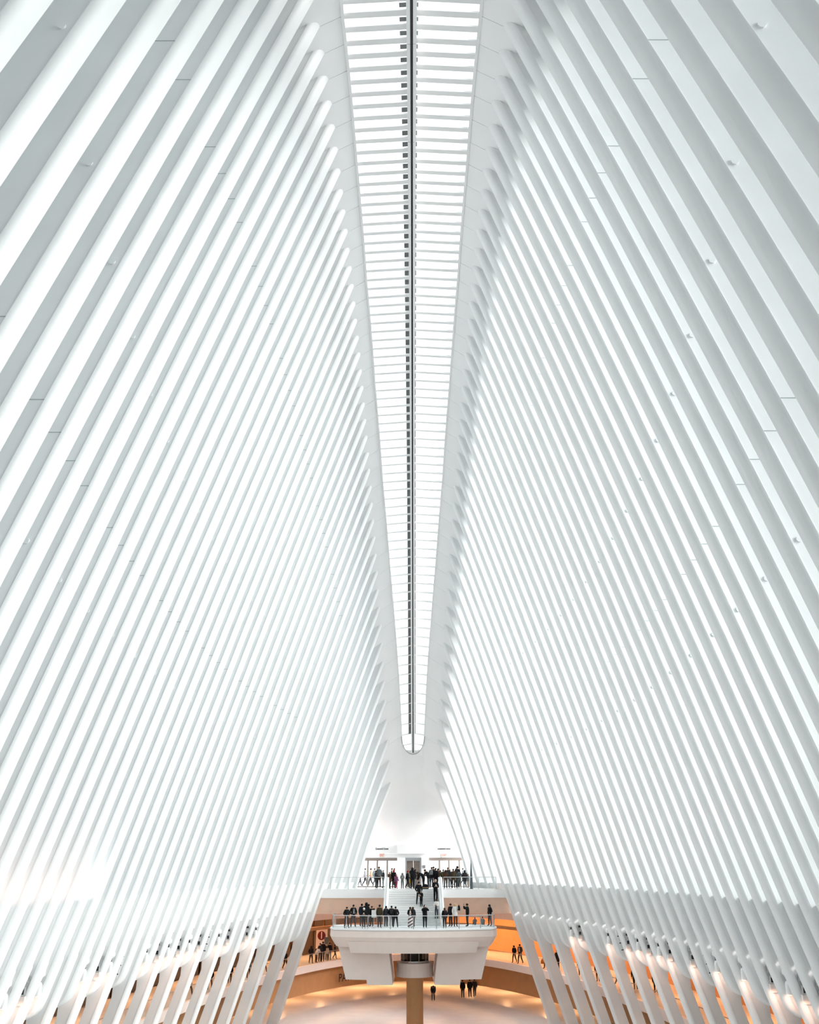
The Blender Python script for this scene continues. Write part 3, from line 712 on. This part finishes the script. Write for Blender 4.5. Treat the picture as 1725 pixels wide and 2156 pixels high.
def person_mesh(pose, coat):
    key = (pose, coat)
    if key in PM: return PM[key]
    J = dict(J0); J.update(POSE[pose]); names = list(J)
    me = bpy.data.meshes.new('skeleton'); me.from_pydata([J[n] for n in names], [(names.index(a), names.index(b)) for a, b in EDG], []); me.update()
    o = bpy.data.objects.new('skeleton', me); C.objects.link(o)
    o.modifiers.new('skin', 'SKIN'); sb = o.modifiers.new('sub', 'SUBSURF'); sb.levels = 1; sb.render_levels = 1
    o.modifiers['skin'].use_smooth_shade = True
    sv = me.skin_vertices[0].data
    for k, n in enumerate(names):
        r = RAD.get(n) or RAD[n[:2]]
        if coat and n in ('pel', 'spi', 'che'): r = (r[0] * 1.10, r[1] * 1.18)
        if coat and n[:2] in ('sh', 'el'): r = (r[0] * 1.15, r[1] * 1.15)
        if coat == 2 and n[:2] == 'hi': r = (.125, .125)
        sv[k].radius = r; sv[k].use_root = (n == 'pel')
    bpy.context.view_layer.update()
    out = bpy.data.meshes.new_from_object(o.evaluated_get(bpy.context.evaluated_depsgraph_get()))
    bpy.data.objects.remove(o)
    V = [tuple(v.co) for v in out.vertices]; F = [tuple(p.vertices) for p in out.polygons]
    vec = {n: Vector(J[n]) for n in names}
    zn = []
    for f in F:
        c = sum((Vector(V[i]) for i in f), Vector()) / len(f)
        best = min(EDG, key=lambda e: seg_d(c, vec[e[0]], vec[e[1]]) / max(.03, (RAD.get(e[1]) or RAD[e[1][:2]])[0]) ** .5)
        z = ZONE[best]
        if best[1][:2] == 'kn' and coat == 2 and c.z > .62 * (1 if pose != 'sit' else 9): z = 1
        if best[1] == 'hed' and c.z < vec['hed'].z - .07: z = 1
        zn.append(z)
    for k in 'lr':                                   # five fingers on each hand
        h = vec['ha' + k]; d = (h - vec['wr' + k]).normalized(); a = d.orthogonal().normalized(); b = d.cross(a)
        for j in range(5):
            ln = (.05, .075, .082, .076, .058)[j]; off = (-.034, -.02, -.007, .007, .02)[j]
            p0 = h + a * off + d * (.0 if j == 0 else .02); p1 = p0 + d * ln + a * (off * .5 if j else -.03) + b * .012
            v, f = bar(p0, p1, .008, 4); n = len(V); V += v; F += [tuple(i + n for i in q) for q in f]; zn += [0] * len(f)
    hd = vec['hed']; n = len(V)                       # nose
    V += [tuple(hd + Vector(q)) for q in ((-.016, -.092, -.03), (.016, -.092, -.03), (0, -.118, -.025), (0, -.09, .02))]; F += [(n, n + 1, n + 2), (n, n + 2, n + 3), (n + 1, n + 3, n + 2)]; zn += [0] * 3
    me = bpy.data.meshes.new('person'); me.from_pydata(V, [], F); me.update()
    for k in range(4): me.materials.append(cm('blk'))
    for p, z in zip(me.polygons, zn): p.material_index = z; p.use_smooth = True
    PM[key] = (me, hd, vec)
    return PM[key]
HM = {}
def hair_mesh(style):
    if style in HM: return HM[style]
    bm = bmesh.new(); bmesh.ops.create_uvsphere(bm, u_segments=12, v_segments=8, radius=1)
    sc_, off = {'short': ((.092, .105, .10), (0, .022, .045)), 'long': ((.105, .112, .115), (0, .028, .03)), 'hat': ((.102, .116, .105), (0, .006, .062)), 'hood': ((.125, .13, .145), (0, .035, .02)), 'bun': ((.095, .107, .102), (0, .024, .045))}[style]
    for v in bm.verts: v.co = Vector((v.co.x * sc_[0] + off[0], v.co.y * sc_[1] + off[1], v.co.z * sc_[2] + off[2]))
    me = bpy.data.meshes.new('hair'); bm.to_mesh(me); bm.free()
    if style == 'long':
        V = [tuple(v.co) for v in me.vertices]; F = [tuple(p.vertices) for p in me.polygons]
        r = [[(w_ * math.cos(t), .05 + d_ * math.sin(t), z) for t in [2 * PI * k / 10 for k in range(10)]] for w_, d_, z in ((.09, .06, .03), (.115, .075, -.08), (.12, .07, -.2), (.08, .045, -.33))]
        v, f = loft(r); V, F = merge([(V, F), (v, f)]); me = bpy.data.meshes.new('hair'); me.from_pydata(V, [], F)
    if style == 'hat':
        V = [tuple(v.co) for v in me.vertices]; F = [tuple(p.vertices) for p in me.polygons]
        r = [[(.108 * math.cos(t), .006 + .120 * math.sin(t), z) for t in [2 * PI * k / 12 for k in range(12)]] for z in (.03, .07)]
        v, f = loft(r); V, F = merge([(V, F), (v, f)]); me = bpy.data.meshes.new('hat'); me.from_pydata(V, [], F)
    for p in me.polygons: p.use_smooth = True
    me.materials.append(cm('blk')); HM[style] = me
    return me
def setm(o, mats):
    for k, m in enumerate(mats):
        o.material_slots[k].link = 'OBJECT'; o.material_slots[k].material = m
def person(px, ytop, Y, Z, pose, face, hair, hcol, top, bot, label, extra=(), coat=1, xoff=None, h=None):
    X_, zt_ = at(px, ytop, Y)
    me, hd, vec = person_mesh(pose, coat)
    H = {'lean': 1.56, 'bend': 1.30, 'sit': 1.03}.get(pose, 1.72)
    k = (h if h else (zt_ - Z) / H)
    k = max(.62, min(1.13, k))
    o = bpy.data.objects.new('person', me); C.objects.link(o)
    o.location = (X_, Y, Z + EZ - .0); o.scale = (k, k, k); o.rotation_euler = (0, 0, math.radians(face))
    setm(o, [cm('skin'), cm(top), cm(bot), cm('blk')])
    tag(o, label, 'person')
    hm = hair_mesh(hair); c = bpy.data.objects.new({'hat': 'hat', 'hood': 'hood'}.get(hair, 'hair'), hm); C.objects.link(c); c.parent = o; c.location = hd
    setm(c, [cm(hcol)])
    if hair == 'hat':
        c2 = bpy.data.objects.new('hair', hair_mesh('short')); C.objects.link(c2); c2.parent = o; c2.location = hd + Vector((0, .012, -.03)); setm(c2, [cm('hbrown')])
    for e in extra:
        nm, colr = e.split(':'); ch = vec['che']
        if nm == 'backpack':
            v, f = loft([[(x * w_, y, z) for x, y in ((-.14, .12), (.14, .12), (.12, .27), (-.12, .27))] for w_, z in ((.8, -.26), (1, -.2), (1, .06), (.7, .14))]); q = mk('backpack', [(a + ch.x, b + ch.y, c_ + ch.z) for a, b, c_ in v], f, cm(colr), o, world=False)
        if nm == 'phone':
            m_ = (vec['hal'] + vec['har']) / 2; v = bxv(-.04, .04, -.02, .0, -.01, .13); mk('phone', [(a + m_.x, b + m_.y, c_ + m_.z) for a, b, c_ in v], BF, cm(colr), o, world=False)
        if nm == 'bag':
            h_ = vec['har']; v, f = loft([[(x * w_, y * w_, z) for x, y in ((-.05, -.15), (.05, -.15), (.05, .15), (-.05, .15))] for w_, z in ((1, -.42), (1.05, -.25), (.7, -.08), (.1, .02))]); mk('bag', [(a + h_.x, b + h_.y, c_ + h_.z) for a, b, c_ in v], f, cm(colr), o, world=False)
        if nm == 'scarf':
            n_ = vec['nek']; v, f = loft([[(r_ * math.cos(t), r_ * .9 * math.sin(t), z) for t in [2 * PI * j / 12 for j in range(12)]] for r_, z in ((.11, -.10), (.135, -.06), (.12, .0), (.085, .03))]); mk('scarf', [(a + n_.x, b + n_.y, c_ + n_.z) for a, b, c_ in v], f, cm(colr), o, smooth=True, world=False)
        if nm == 'skirt':
            p_ = vec['pel']; v, f = loft([[(r_ * math.cos(t), r_ * .85 * math.sin(t), z) for t in [2 * PI * j / 16 for j in range(16)]] for r_, z in ((.17, .08), (.20, -.10), (.22, -.45), (.24, -.82))]); mk('striped_skirt', [(a + p_.x, b + p_.y, c_ + p_.z) for a, b, c_ in v], f, STRIPE, o, smooth=True, world=False)
        if nm == 'shirt':
            v, f = loft([[(x, y, z) for x, y in ((-w_, -.155), (w_, -.155), (w_, -.10), (-w_, -.10))] for w_, z in ((.075, -.28), (.07, -.05), (.04, .09))]); mk('shirt_front', [(a + ch.x, b + ch.y, c_ + ch.z) for a, b, c_ in v], f, cm(colr), o, world=False)
    return o
STRIPE = bpy.data.materials.new('diagonal_stripes'); STRIPE.use_nodes = True
_n = STRIPE.node_tree; _b = _n.nodes['Principled BSDF']; _w = _n.nodes.new('ShaderNodeTexWave'); _t = _n.nodes.new('ShaderNodeTexCoord'); _m = _n.nodes.new('ShaderNodeMapping'); _r = _n.nodes.new('ShaderNodeValToRGB')
_w.bands_direction = 'Z'; _w.inputs['Scale'].default_value = 1.35; _m.inputs['Rotation'].default_value = (0, .5, 0)
_r.color_ramp.interpolation = 'CONSTANT'; _r.color_ramp.elements[0].color = (.12, .02, .03, 1); _r.color_ramp.elements[1].color = (.8, .78, .77, 1); _r.color_ramp.elements[1].position = .38
_n.links.new(_t.outputs['Object'], _m.inputs[0]); _n.links.new(_m.outputs[0], _w.inputs[0]); _n.links.new(_w.outputs[0], _r.inputs[0]); _n.links.new(_r.outputs[0], _b.inputs['Base Color'])

# on the landing
P_ = person
P_(790.5, 1832, 91.0, LZ, 'phone', 80, 'long', 'hbrown', 'char', 'char', 'person in charcoal jacket facing right, left of the stairs behind the glass rail', ('bag:brown',), 2)
P_(797, 1824, 92.2, LZ, 'stand', 0, 'short', 'brown', 'slate', 'blk', 'auburn-haired person half hidden between the couple at the left glass doors')
P_(806, 1831, 90.8, LZ, 'phone', -80, 'short', 'beige', 'char', 'slate', 'fair-haired person in dark jacket facing left behind the landing rail')
P_(819, 1835, 87.0, LZ, 'stand', 60, 'long', 'blond', 'brown', 'blk', 'blond person in brown coat at the head of the stairs left parapet', (), 2)
P_(828, 1831, 87.6, LZ, 'stand', 180, 'hat', 'red', 'blk', 'blk', 'person in black coat and red hat beside the pink child', (), 2)
P_(833.5, 1841, 86.5, LZ, 'walk', 40, 'hat', 'pink', 'purple', 'wine', 'child in purple jacket, pink hat and red trousers atop the stairs', ('backpack:pink',))
P_(846, 1838, 87.2, LZ, 'phone', 0, 'hood', 'slate', 'grey', 'slate', 'hooded child in grey jacket standing alone before the white pier', ('phone:white',))
P_(857, 1833, 88.0, LZ, 'walk', 70, 'hat', 'red', 'blk', 'char', 'walking person in black coat with red hat and yellow bag', ('bag:yellow',), 2)
P_(867, 1826.5, 86.2, LZ, 'photo', 170, 'hood', 'blk', 'blk', 'blk', 'tall person in long black hooded coat before the lift doors', (), 2)
P_(872.5, 1830, 88.2, LZ, 'phone', 100, 'short', 'blk', 'char', 'grey', 'person in charcoal jacket just right of the tall black coat', ('backpack:char',))
P_(890.5, 1836, 86.9, LZ, 'bend', -75, 'long', 'hbrown', 'blk', 'char', 'person in black bending forward to the left before the crowd', (), 2)
P_(901, 1825, 88.4, LZ, 'lean', -60, 'short', 'hbrown', 'blk', 'slate', 'tall person in black jacket leaning toward the bending one', (), 1, None, 1.06)
P_(907.5, 1825, 89.6, LZ, 'stand', 160, 'short', 'hbrown', 'blk', 'char', 'person in black with a pale grey backpack at the crowd edge', ('backpack:grey',))
P_(911.5, 1824, 90.9, LZ, 'stand', 20, 'short', 'hbrown', 'char', 'blk', 'brown-haired person behind the grey backpack in the crowd')
P_(916, 1827, 88.8, LZ, 'stand', 200, 'short', 'blk', 'blk', 'blk', 'black-haired person in black, third from the left in the crowd', (), 2)
P_(921, 1828, 90.0, LZ, 'phone', 30, 'long', 'hbrown', 'brown', 'blk', 'long-haired person in brown jacket behind the right parapet')
P_(926, 1832, 88.6, LZ, 'stand', 150, 'bun', 'brown', 'olive', 'char', 'person in olive jacket beside the top of the right parapet', (), 2)
P_(932, 1830, 90.5, LZ, 'stand', 190, 'short', 'char', 'char', 'char', 'person in charcoal right behind the right parapet')
P_(936.5, 1831, 88.0, LZ, 'phone', 170, 'long', 'hbrown', 'brown', 'char', 'person in dark brown coat against the right landing rail', (), 2)
P_(941.5, 1826, 91.0, LZ, 'stand', 10, 'short', 'brown', 'char', 'slate', 'brown-haired person facing out between two brown coats')
P_(946, 1830, 91.4, LZ, 'stand', 30, 'long', 'blond', 'slate', 'blk', 'light-haired person deep in the right crowd')
P_(953, 1829, 88.0, LZ, 'stand', 180, 'bun', 'hbrown', 'olive', 'char', 'person in wide olive parka seen from behind at the rail', ('scarf:brown',), 2)
P_(961.5, 1823, 90.6, LZ, 'stand', 0, 'hat', 'blk', 'char', 'blk', 'tall person in black hat at the right glass doors')
P_(965, 1832, 88.4, LZ, 'pocket', 190, 'short', 'blk', 'slate', 'slate', 'person in slate coat right of the olive parka', (), 2)
P_(977, 1832, 88.2, LZ, 'stand', 170, 'hood', 'char', 'char', 'slate', 'hooded person standing apart near the slim dark pole', (), 2)
P_(984, 1840, 90.5, LZ, 'wave', -60, 'short', 'brown', 'grey', 'beige', 'short pale-clothed person at the far right of the landing')
# on the stairs
def stair(px, yt, yf, *a, **k):
    sl_ = at(869, yf, 1.0)[1]; g = (LZ - DZ) / (YL - YB)
    Y = (g * YB - DZ) / (g - sl_); n = max(0, min(NS - 2, int((Y - YB) / run)))
    return person(px, yt, YB + run * (n + .5), DZ + rise * (n + 1), *a, **k)
stair(880.5, 1856, 1905, 'pocket', 10, 'short', 'blk', 'blk', 'char', 'black-haired person in dark jacket going down mid stairs', ())
stair(885.5, 1875, 1907, 'phone', -30, 'hat', 'grey', 'blk', 'char', 'shorter person in grey cap holding something, lower on the stairs', ('phone:beige',), 2)
stair(915.6, 1851, 1898, 'phone', 5, 'short', 'beige', 'blk', 'blk', 'fair-haired person in black with legs apart near right parapet', ('phone:white',))
stair(917.5, 1892.5, 1934, 'phone', -20, 'long', 'hbrown', 'white', 'jeans', 'person with long dark hair and white top by the right parapet', ('bag:char',))
# on the balcony
def deck(px, yt, yf, *a, **k):
    Y = ylevel(yf, DZ); x = at(px, yf, Y)[0]
    if abs(x) < 3.4: Y = min(Y, 79.5)
    Y = min(82.0, max(Y, 76.3 + .48 + 1.5 * (abs(x) / 6.9) ** 2.2))
    return person(px, yt, Y, DZ, *a, **k)
deck(729, 1908.5, 1954, 'pocket', 30, 'short', 'hbrown', 'blk', 'char', 'person in black jacket, leftmost of those on the balcony')
deck(743, 1904, 1953, 'pocket', 20, 'short', 'blk', 'blk', 'char', 'person in open black jacket over grey shirt, second on the balcony', ('shirt:grey',))
deck(760.5, 1902, 1951, 'stand', 150, 'short', 'blk', 'navy', 'char', 'person in dark jacket turned away at the left of the balcony cluster')
deck(765, 1911, 1954.5, 'phone', 0, 'hat', 'white', 'blk', 'char', 'person with white cap and black coat leaning over a phone', ('phone:white',), 2)
deck(770, 1900, 1952, 'stand', 200, 'hood', 'blk', 'blk', 'char', 'tallest person in black hood of the balcony cluster', ('backpack:blk',), 2)
deck(775, 1903, 1950, 'stand', 90, 'short', 'blk', 'char', 'blk', 'person in charcoal behind the black hood on the balcony')
deck(781.5, 1907, 1951, 'wave', -20, 'short', 'hbrown', 'blk', 'char', 'person with one raised hand beside the white placard')
deck(798, 1904, 1954.5, 'stand', 160, 'short', 'blk', 'olive', 'char', 'person in olive jacket with tan belt left of the parapet', ('bag:tan',))
deck(811.5, 1907, 1950, 'stand', 10, 'long', 'blk', 'char', 'char', 'long-haired person at the foot of the left parapet', ('bag:white',))
deck(823, 1906.5, 1949.5, 'stand', 175, 'short', 'blk', 'blk', 'char', 'person with black backpack at the foot of the stairs', ('backpack:char',))
deck(831.5, 1908, 1953, 'pocket', 190, 'short', 'blk', 'blk', 'char', 'person in black coat with brown fur hood before the stairs', ('scarf:brown',), 2)
deck(862.5, 1909, 1954.5, 'phone', 0, 'long', 'hbrown', 'blk', 'blk', 'long-haired person in white top and striped skirt, centre of balcony', ('shirt:white', 'skirt:white'))
deck(868, 1909, 1950, 'stand', 160, 'long', 'hbrown', 'char', 'blk', 'dark-haired person just behind the striped skirt', (), 2)
deck(893, 1905, 1954.5, 'photo', 10, 'hood', 'char', 'blk', 'char', 'person in puffy black jacket raising a camera on the balcony', ('phone:white',), 2)
deck(934.5, 1911, 1955, 'stand', 195, 'long', 'brown', 'blk', 'blk', 'person in long black coat with brown fur collar on the balcony', ('scarf:brown',), 2)
deck(947, 1902, 1949, 'stand', -40, 'short', 'hbrown', 'blk', 'blk', 'dark-haired person with an arm round the white sweater', ())
deck(957, 1902, 1951.5, 'wave', 20, 'long', 'blond', 'white', 'blk', 'blond person in white sweater on the balcony', ('bag:blk',))
deck(982, 1902, 1951, 'photo', -80, 'short', 'hbrown', 'blk', 'char', 'person in black holding up a phone, right on the balcony', ('phone:ink' if 'ink' in COL else 'phone:char',))
deck(998, 1932, 1949, 'sit', 190, 'short', 'char', 'slate', 'char', 'seated person in slate grey behind the balcony glass, left of the two')
deck(1014.5, 1930, 1949, 'sit', 170, 'short', 'char', 'grey', 'char', 'seated person in lighter grey behind the balcony glass, right of the two')
deck(1029, 1904, 1950, 'pocket', -60, 'long', 'blk', 'blk', 'char', 'long-haired person in black alone at the right balcony corner')
# on the ring walkway
def ring(px, yt, yf, *a, **k):
    Y = ylevel(yf, WZ)
    for _ in range(60):                      # keep clear of the rail at the walkway edge
        x = at(px, yf, Y)[0]
        if (x / (A0 + .7)) ** 2 + ((Y - CY) / (C0 + .7)) ** 2 > 1: break
        Y += .15
    return person(px, yt, Y, WZ, *a, **k)
ring(654, 1991, 2029, 'pocket', 160, 'hood', 'blk', 'blk', 'char', 'hooded person in black at the left walkway rail below the number sign', (), 2)
ring(665, 1988, 2028, 'lean', 60, 'short', 'blk', 'white', 'brown', 'person in white shirt with black backpack leaning by the walkway rail', ('backpack:blk',), 1, None, .95)
ring(673, 1985, 2026, 'stand', 30, 'short', 'hbrown', 'char', 'blk', 'person in charcoal directly under the number sign')
ring(679, 1979, 2025, 'stand', 200, 'short', 'blk', 'blk', 'blk', 'tall person in black hiding the foot of the number sign', (), 2)
ring(687, 1991, 2024, 'stand', 170, 'long', 'hbrown', 'beige', 'blk', 'person in beige jacket on the left walkway')
ring(693, 1984, 2021, 'stand', 20, 'short', 'blk', 'blk', 'slate', 'person in black right of the beige jacket on the walkway')
ring(704, 1988, 2019, 'walk', 80, 'short', 'blk', 'char', 'blk', 'walking person in charcoal near the balcony bracket, left walkway')
ring(600, 2002, 2041, 'walk', 150, 'short', 'blk', 'blk', 'blk', 'person in black seen between the last two left ribs', (), 2)
ring(557, 2011, 2047, 'walk', 100, 'short', 'blk', 'char', 'char', 'half-hidden walking person between left ribs, nearer than the black coat')
ring(523, 2018, 2061, 'stand', 170, 'short', 'blk', 'slate', 'blk', 'person in slate jacket between left ribs beside the walkway rail')
ring(484, 2027, 2079, 'stand', 190, 'short', 'blk', 'blk', 'char', 'person in long black coat between left ribs', (), 2)
ring(443, 2036, 2087, 'pocket', 170, 'short', 'blk', 'blk', 'blk', 'person in black jacket, second nearest between the left ribs')
ring(400, 2046, 2096, 'walk', 120, 'short', 'blk', 'char', 'char', 'person in charcoal, nearest between the left ribs')
ring(1080.5, 1991, 2030, 'walk', -40, 'hat', 'blk', 'blk', 'char', 'walking person in black cap, left of the pair on the right walkway')
ring(1092.5, 1988, 2030, 'walk', -40, 'short', 'blk', 'char', 'char', 'taller walking person in open jacket of the right walkway pair', ('shirt:beige',))
ring(1146, 2000, 2044, 'walk', -120, 'short', 'blk', 'char', 'blk', 'person with orange bag between the right ribs', ('bag:orange',))
ring(1171, 2000, 2043, 'stand', 200, 'short', 'blk', 'blk', 'blk', 'person in black half hidden by the second right rib opening', (), 2)
ring(1218, 2015, 2055, 'stand', 170, 'short', 'blk', 'blk', 'blk', 'person standing legs apart between right ribs beside the rail')
ring(1255, 2023, 2068, 'stand', 190, 'hood', 'blk', 'blk', 'blk', 'person in long black hooded coat between right ribs', (), 2)
ring(1296, 2036, 2078, 'walk', 100, 'short', 'blk', 'char', 'char', 'person in charcoal walking between right ribs')
ring(1333, 2033, 2085, 'stand', 180, 'short', 'blk', 'blk', 'blk', 'tall person in black between nearer right ribs', (), 2)
ring(1376, 2047, 2092, 'stand', 160, 'short', 'blk', 'navy', 'blk', 'person in navy coat, nearest between the right ribs', (), 2)
# down on the concourse
for px, yt, Y, top, lab, ps in ((972, 2063, 108, 'blk', 'person in black on the concourse, left of three under the bracket', 'stand'), (987, 2062, 108.5, 'blk', 'person in long black coat, middle of three under the bracket', 'stand'), (997, 2061, 108.8, 'char', 'person in charcoal, right of three under the bracket', 'walk'),
                             (1101, 2050, 114, 'blk', 'person in black, left of the pair on the lower right concourse', 'stand'), (1112, 2050, 114.4, 'char', 'person in charcoal, right of the pair on the lower right concourse', 'stand'), (910, 2066, 106, 'navy', 'person in navy near the lift on the concourse', 'bend')):
    person(px, yt, Y, FL, ps, random.choice((0, 180, 150)), 'short', 'blk', top, 'char', lab, (), 2)
# out on the street behind the glass doors
for px, yt, Y, top, hc, lab in ((757, 1829, 101, 'white', 'blk', 'white-clothed person on the street, leftmost behind the glass doors'), (768, 1812, 100, 'grey', 'char', 'person in grey on the street behind the left glass doors'), (780, 1811, 99, 'tan', 'blk', 'person in tan coat on the street behind the left glass doors'), (788, 1812, 102, 'slate', 'blk', 'person in slate jacket behind the second left glass door'),
                             (824, 1824, 100, 'char', 'blk', 'person in charcoal behind the left glass door nearest the lift'), (829, 1824, 98.5, 'pink', 'hbrown', 'person in pink jacket outside behind the red hat'), (959, 1811, 100, 'blk', 'blk', 'person in black outside behind the right glass doors'), (973, 1816, 101, 'grey', 'char', 'person in grey, rightmost outside behind the glass doors')):
    person(px, yt, Y, LZ - .02, 'walk', random.choice((90, -90, 60)), 'short', hc, top, 'char', lab, (), 1, None, 1.05)

# ------------------------------------------------------------------ small things
Yp = 86.6; xp_, _ = at(991.5, 1868, Yp)
t = tag(empty('slim_pole', (xp_, Yp, LZ + EZ)), 'slim dark grey tapering pole standing at the right end of the landing', 'pole')
v, f = loft([[(r * math.cos(a), r * math.sin(a), z) for a in [2 * PI * k / 10 for k in range(10)]] for r, z in ((.12, .05), (.14, .3), (.10, 1.2), (.05, 2.0), (.01, 2.45))]); mk('furled_cover', v, f, cm('slate'), t, world=False)
v, f = bar((0, 0, 0), (0, 0, .05), .16, 12); mk('base', v, f, cm('char'), t, world=False)
Yb = 85.95; xb_, _ = at(894, 1868, Yb)
t = tag(empty('bag', (xb_, Yb, LZ + EZ)), 'black bag with tan trim lying on the landing beside the bending person', 'bag')
v, f = loft([[(x * w_, y * w_, z) for x, y in ((-.30, -.16), (.30, -.16), (.30, .16), (-.30, .16))] for w_, z in ((.95, 0), (1, .1), (.9, .3), (.4, .42))]); mk('body', v, f, cm('blk'), t, world=False)
v, f = loft([[(x * w_, y * w_, z) for x, y in ((-.31, -.17), (.31, -.17), (.31, .17), (-.31, .17))] for w_, z in ((1, .08), (1, .14))]); mk('trim', v, f, cm('tan'), t, world=False)
Ys = ylevel(1954, DZ); xs_, zs_ = at(785.5, 1923, Ys); Ys = max(Ys, 77.1)
t = tag(empty('placard_stand', (at(785.5, 1954, Ys)[0], Ys, DZ + EZ)), 'blank white placard on a thin steel stand behind the balcony glass', 'placard')
v, f = bar((0, 0, 0), (0, 0, 1.0), .02); mk('pole', v, f, M['chrome'], t, world=False)
v, f = bar((0, 0, 0), (0, 0, .03), .16, 14); mk('foot', v, f, M['chrome'], t, world=False)
box('placard', -.20, .20, -.02, .02, .78, 1.34, M['white'], t, world=False)
Yq = 105.0; xq, zq = at(685.5, 1980, Yq)
t = tag(empty('notice_screen', (xq, Yq, WZ + EZ)), 'grey rectangular screen on a post beside the number sign', 'screen')
v, f = bar((0, 0, 0), (0, 0, zq - WZ - .2), .04); mk('post', v, f, cm('char'), t, world=False)
box('screen', -.22, .22, -.04, .04, zq - WZ - .34, zq - WZ + .34, cm('slate'), t, world=False)
# landing under the viewer and the wall behind, so the hall is closed; wall darkened to dim near ribs
nl = struct(box('floor_near_landing', -9.0, 9.0, -8, 2.8, LZ - .5, LZ, M['marble']), 'near landing under the viewer', 'landing')
struct(box('wall_back', -16, 16, -8.5, -8, FL, 14, mat('darkened_back_wall', (.16, .17, .17), .4)), 'unseen wall behind the viewer, darkened to dim the near ribs', 'wall')
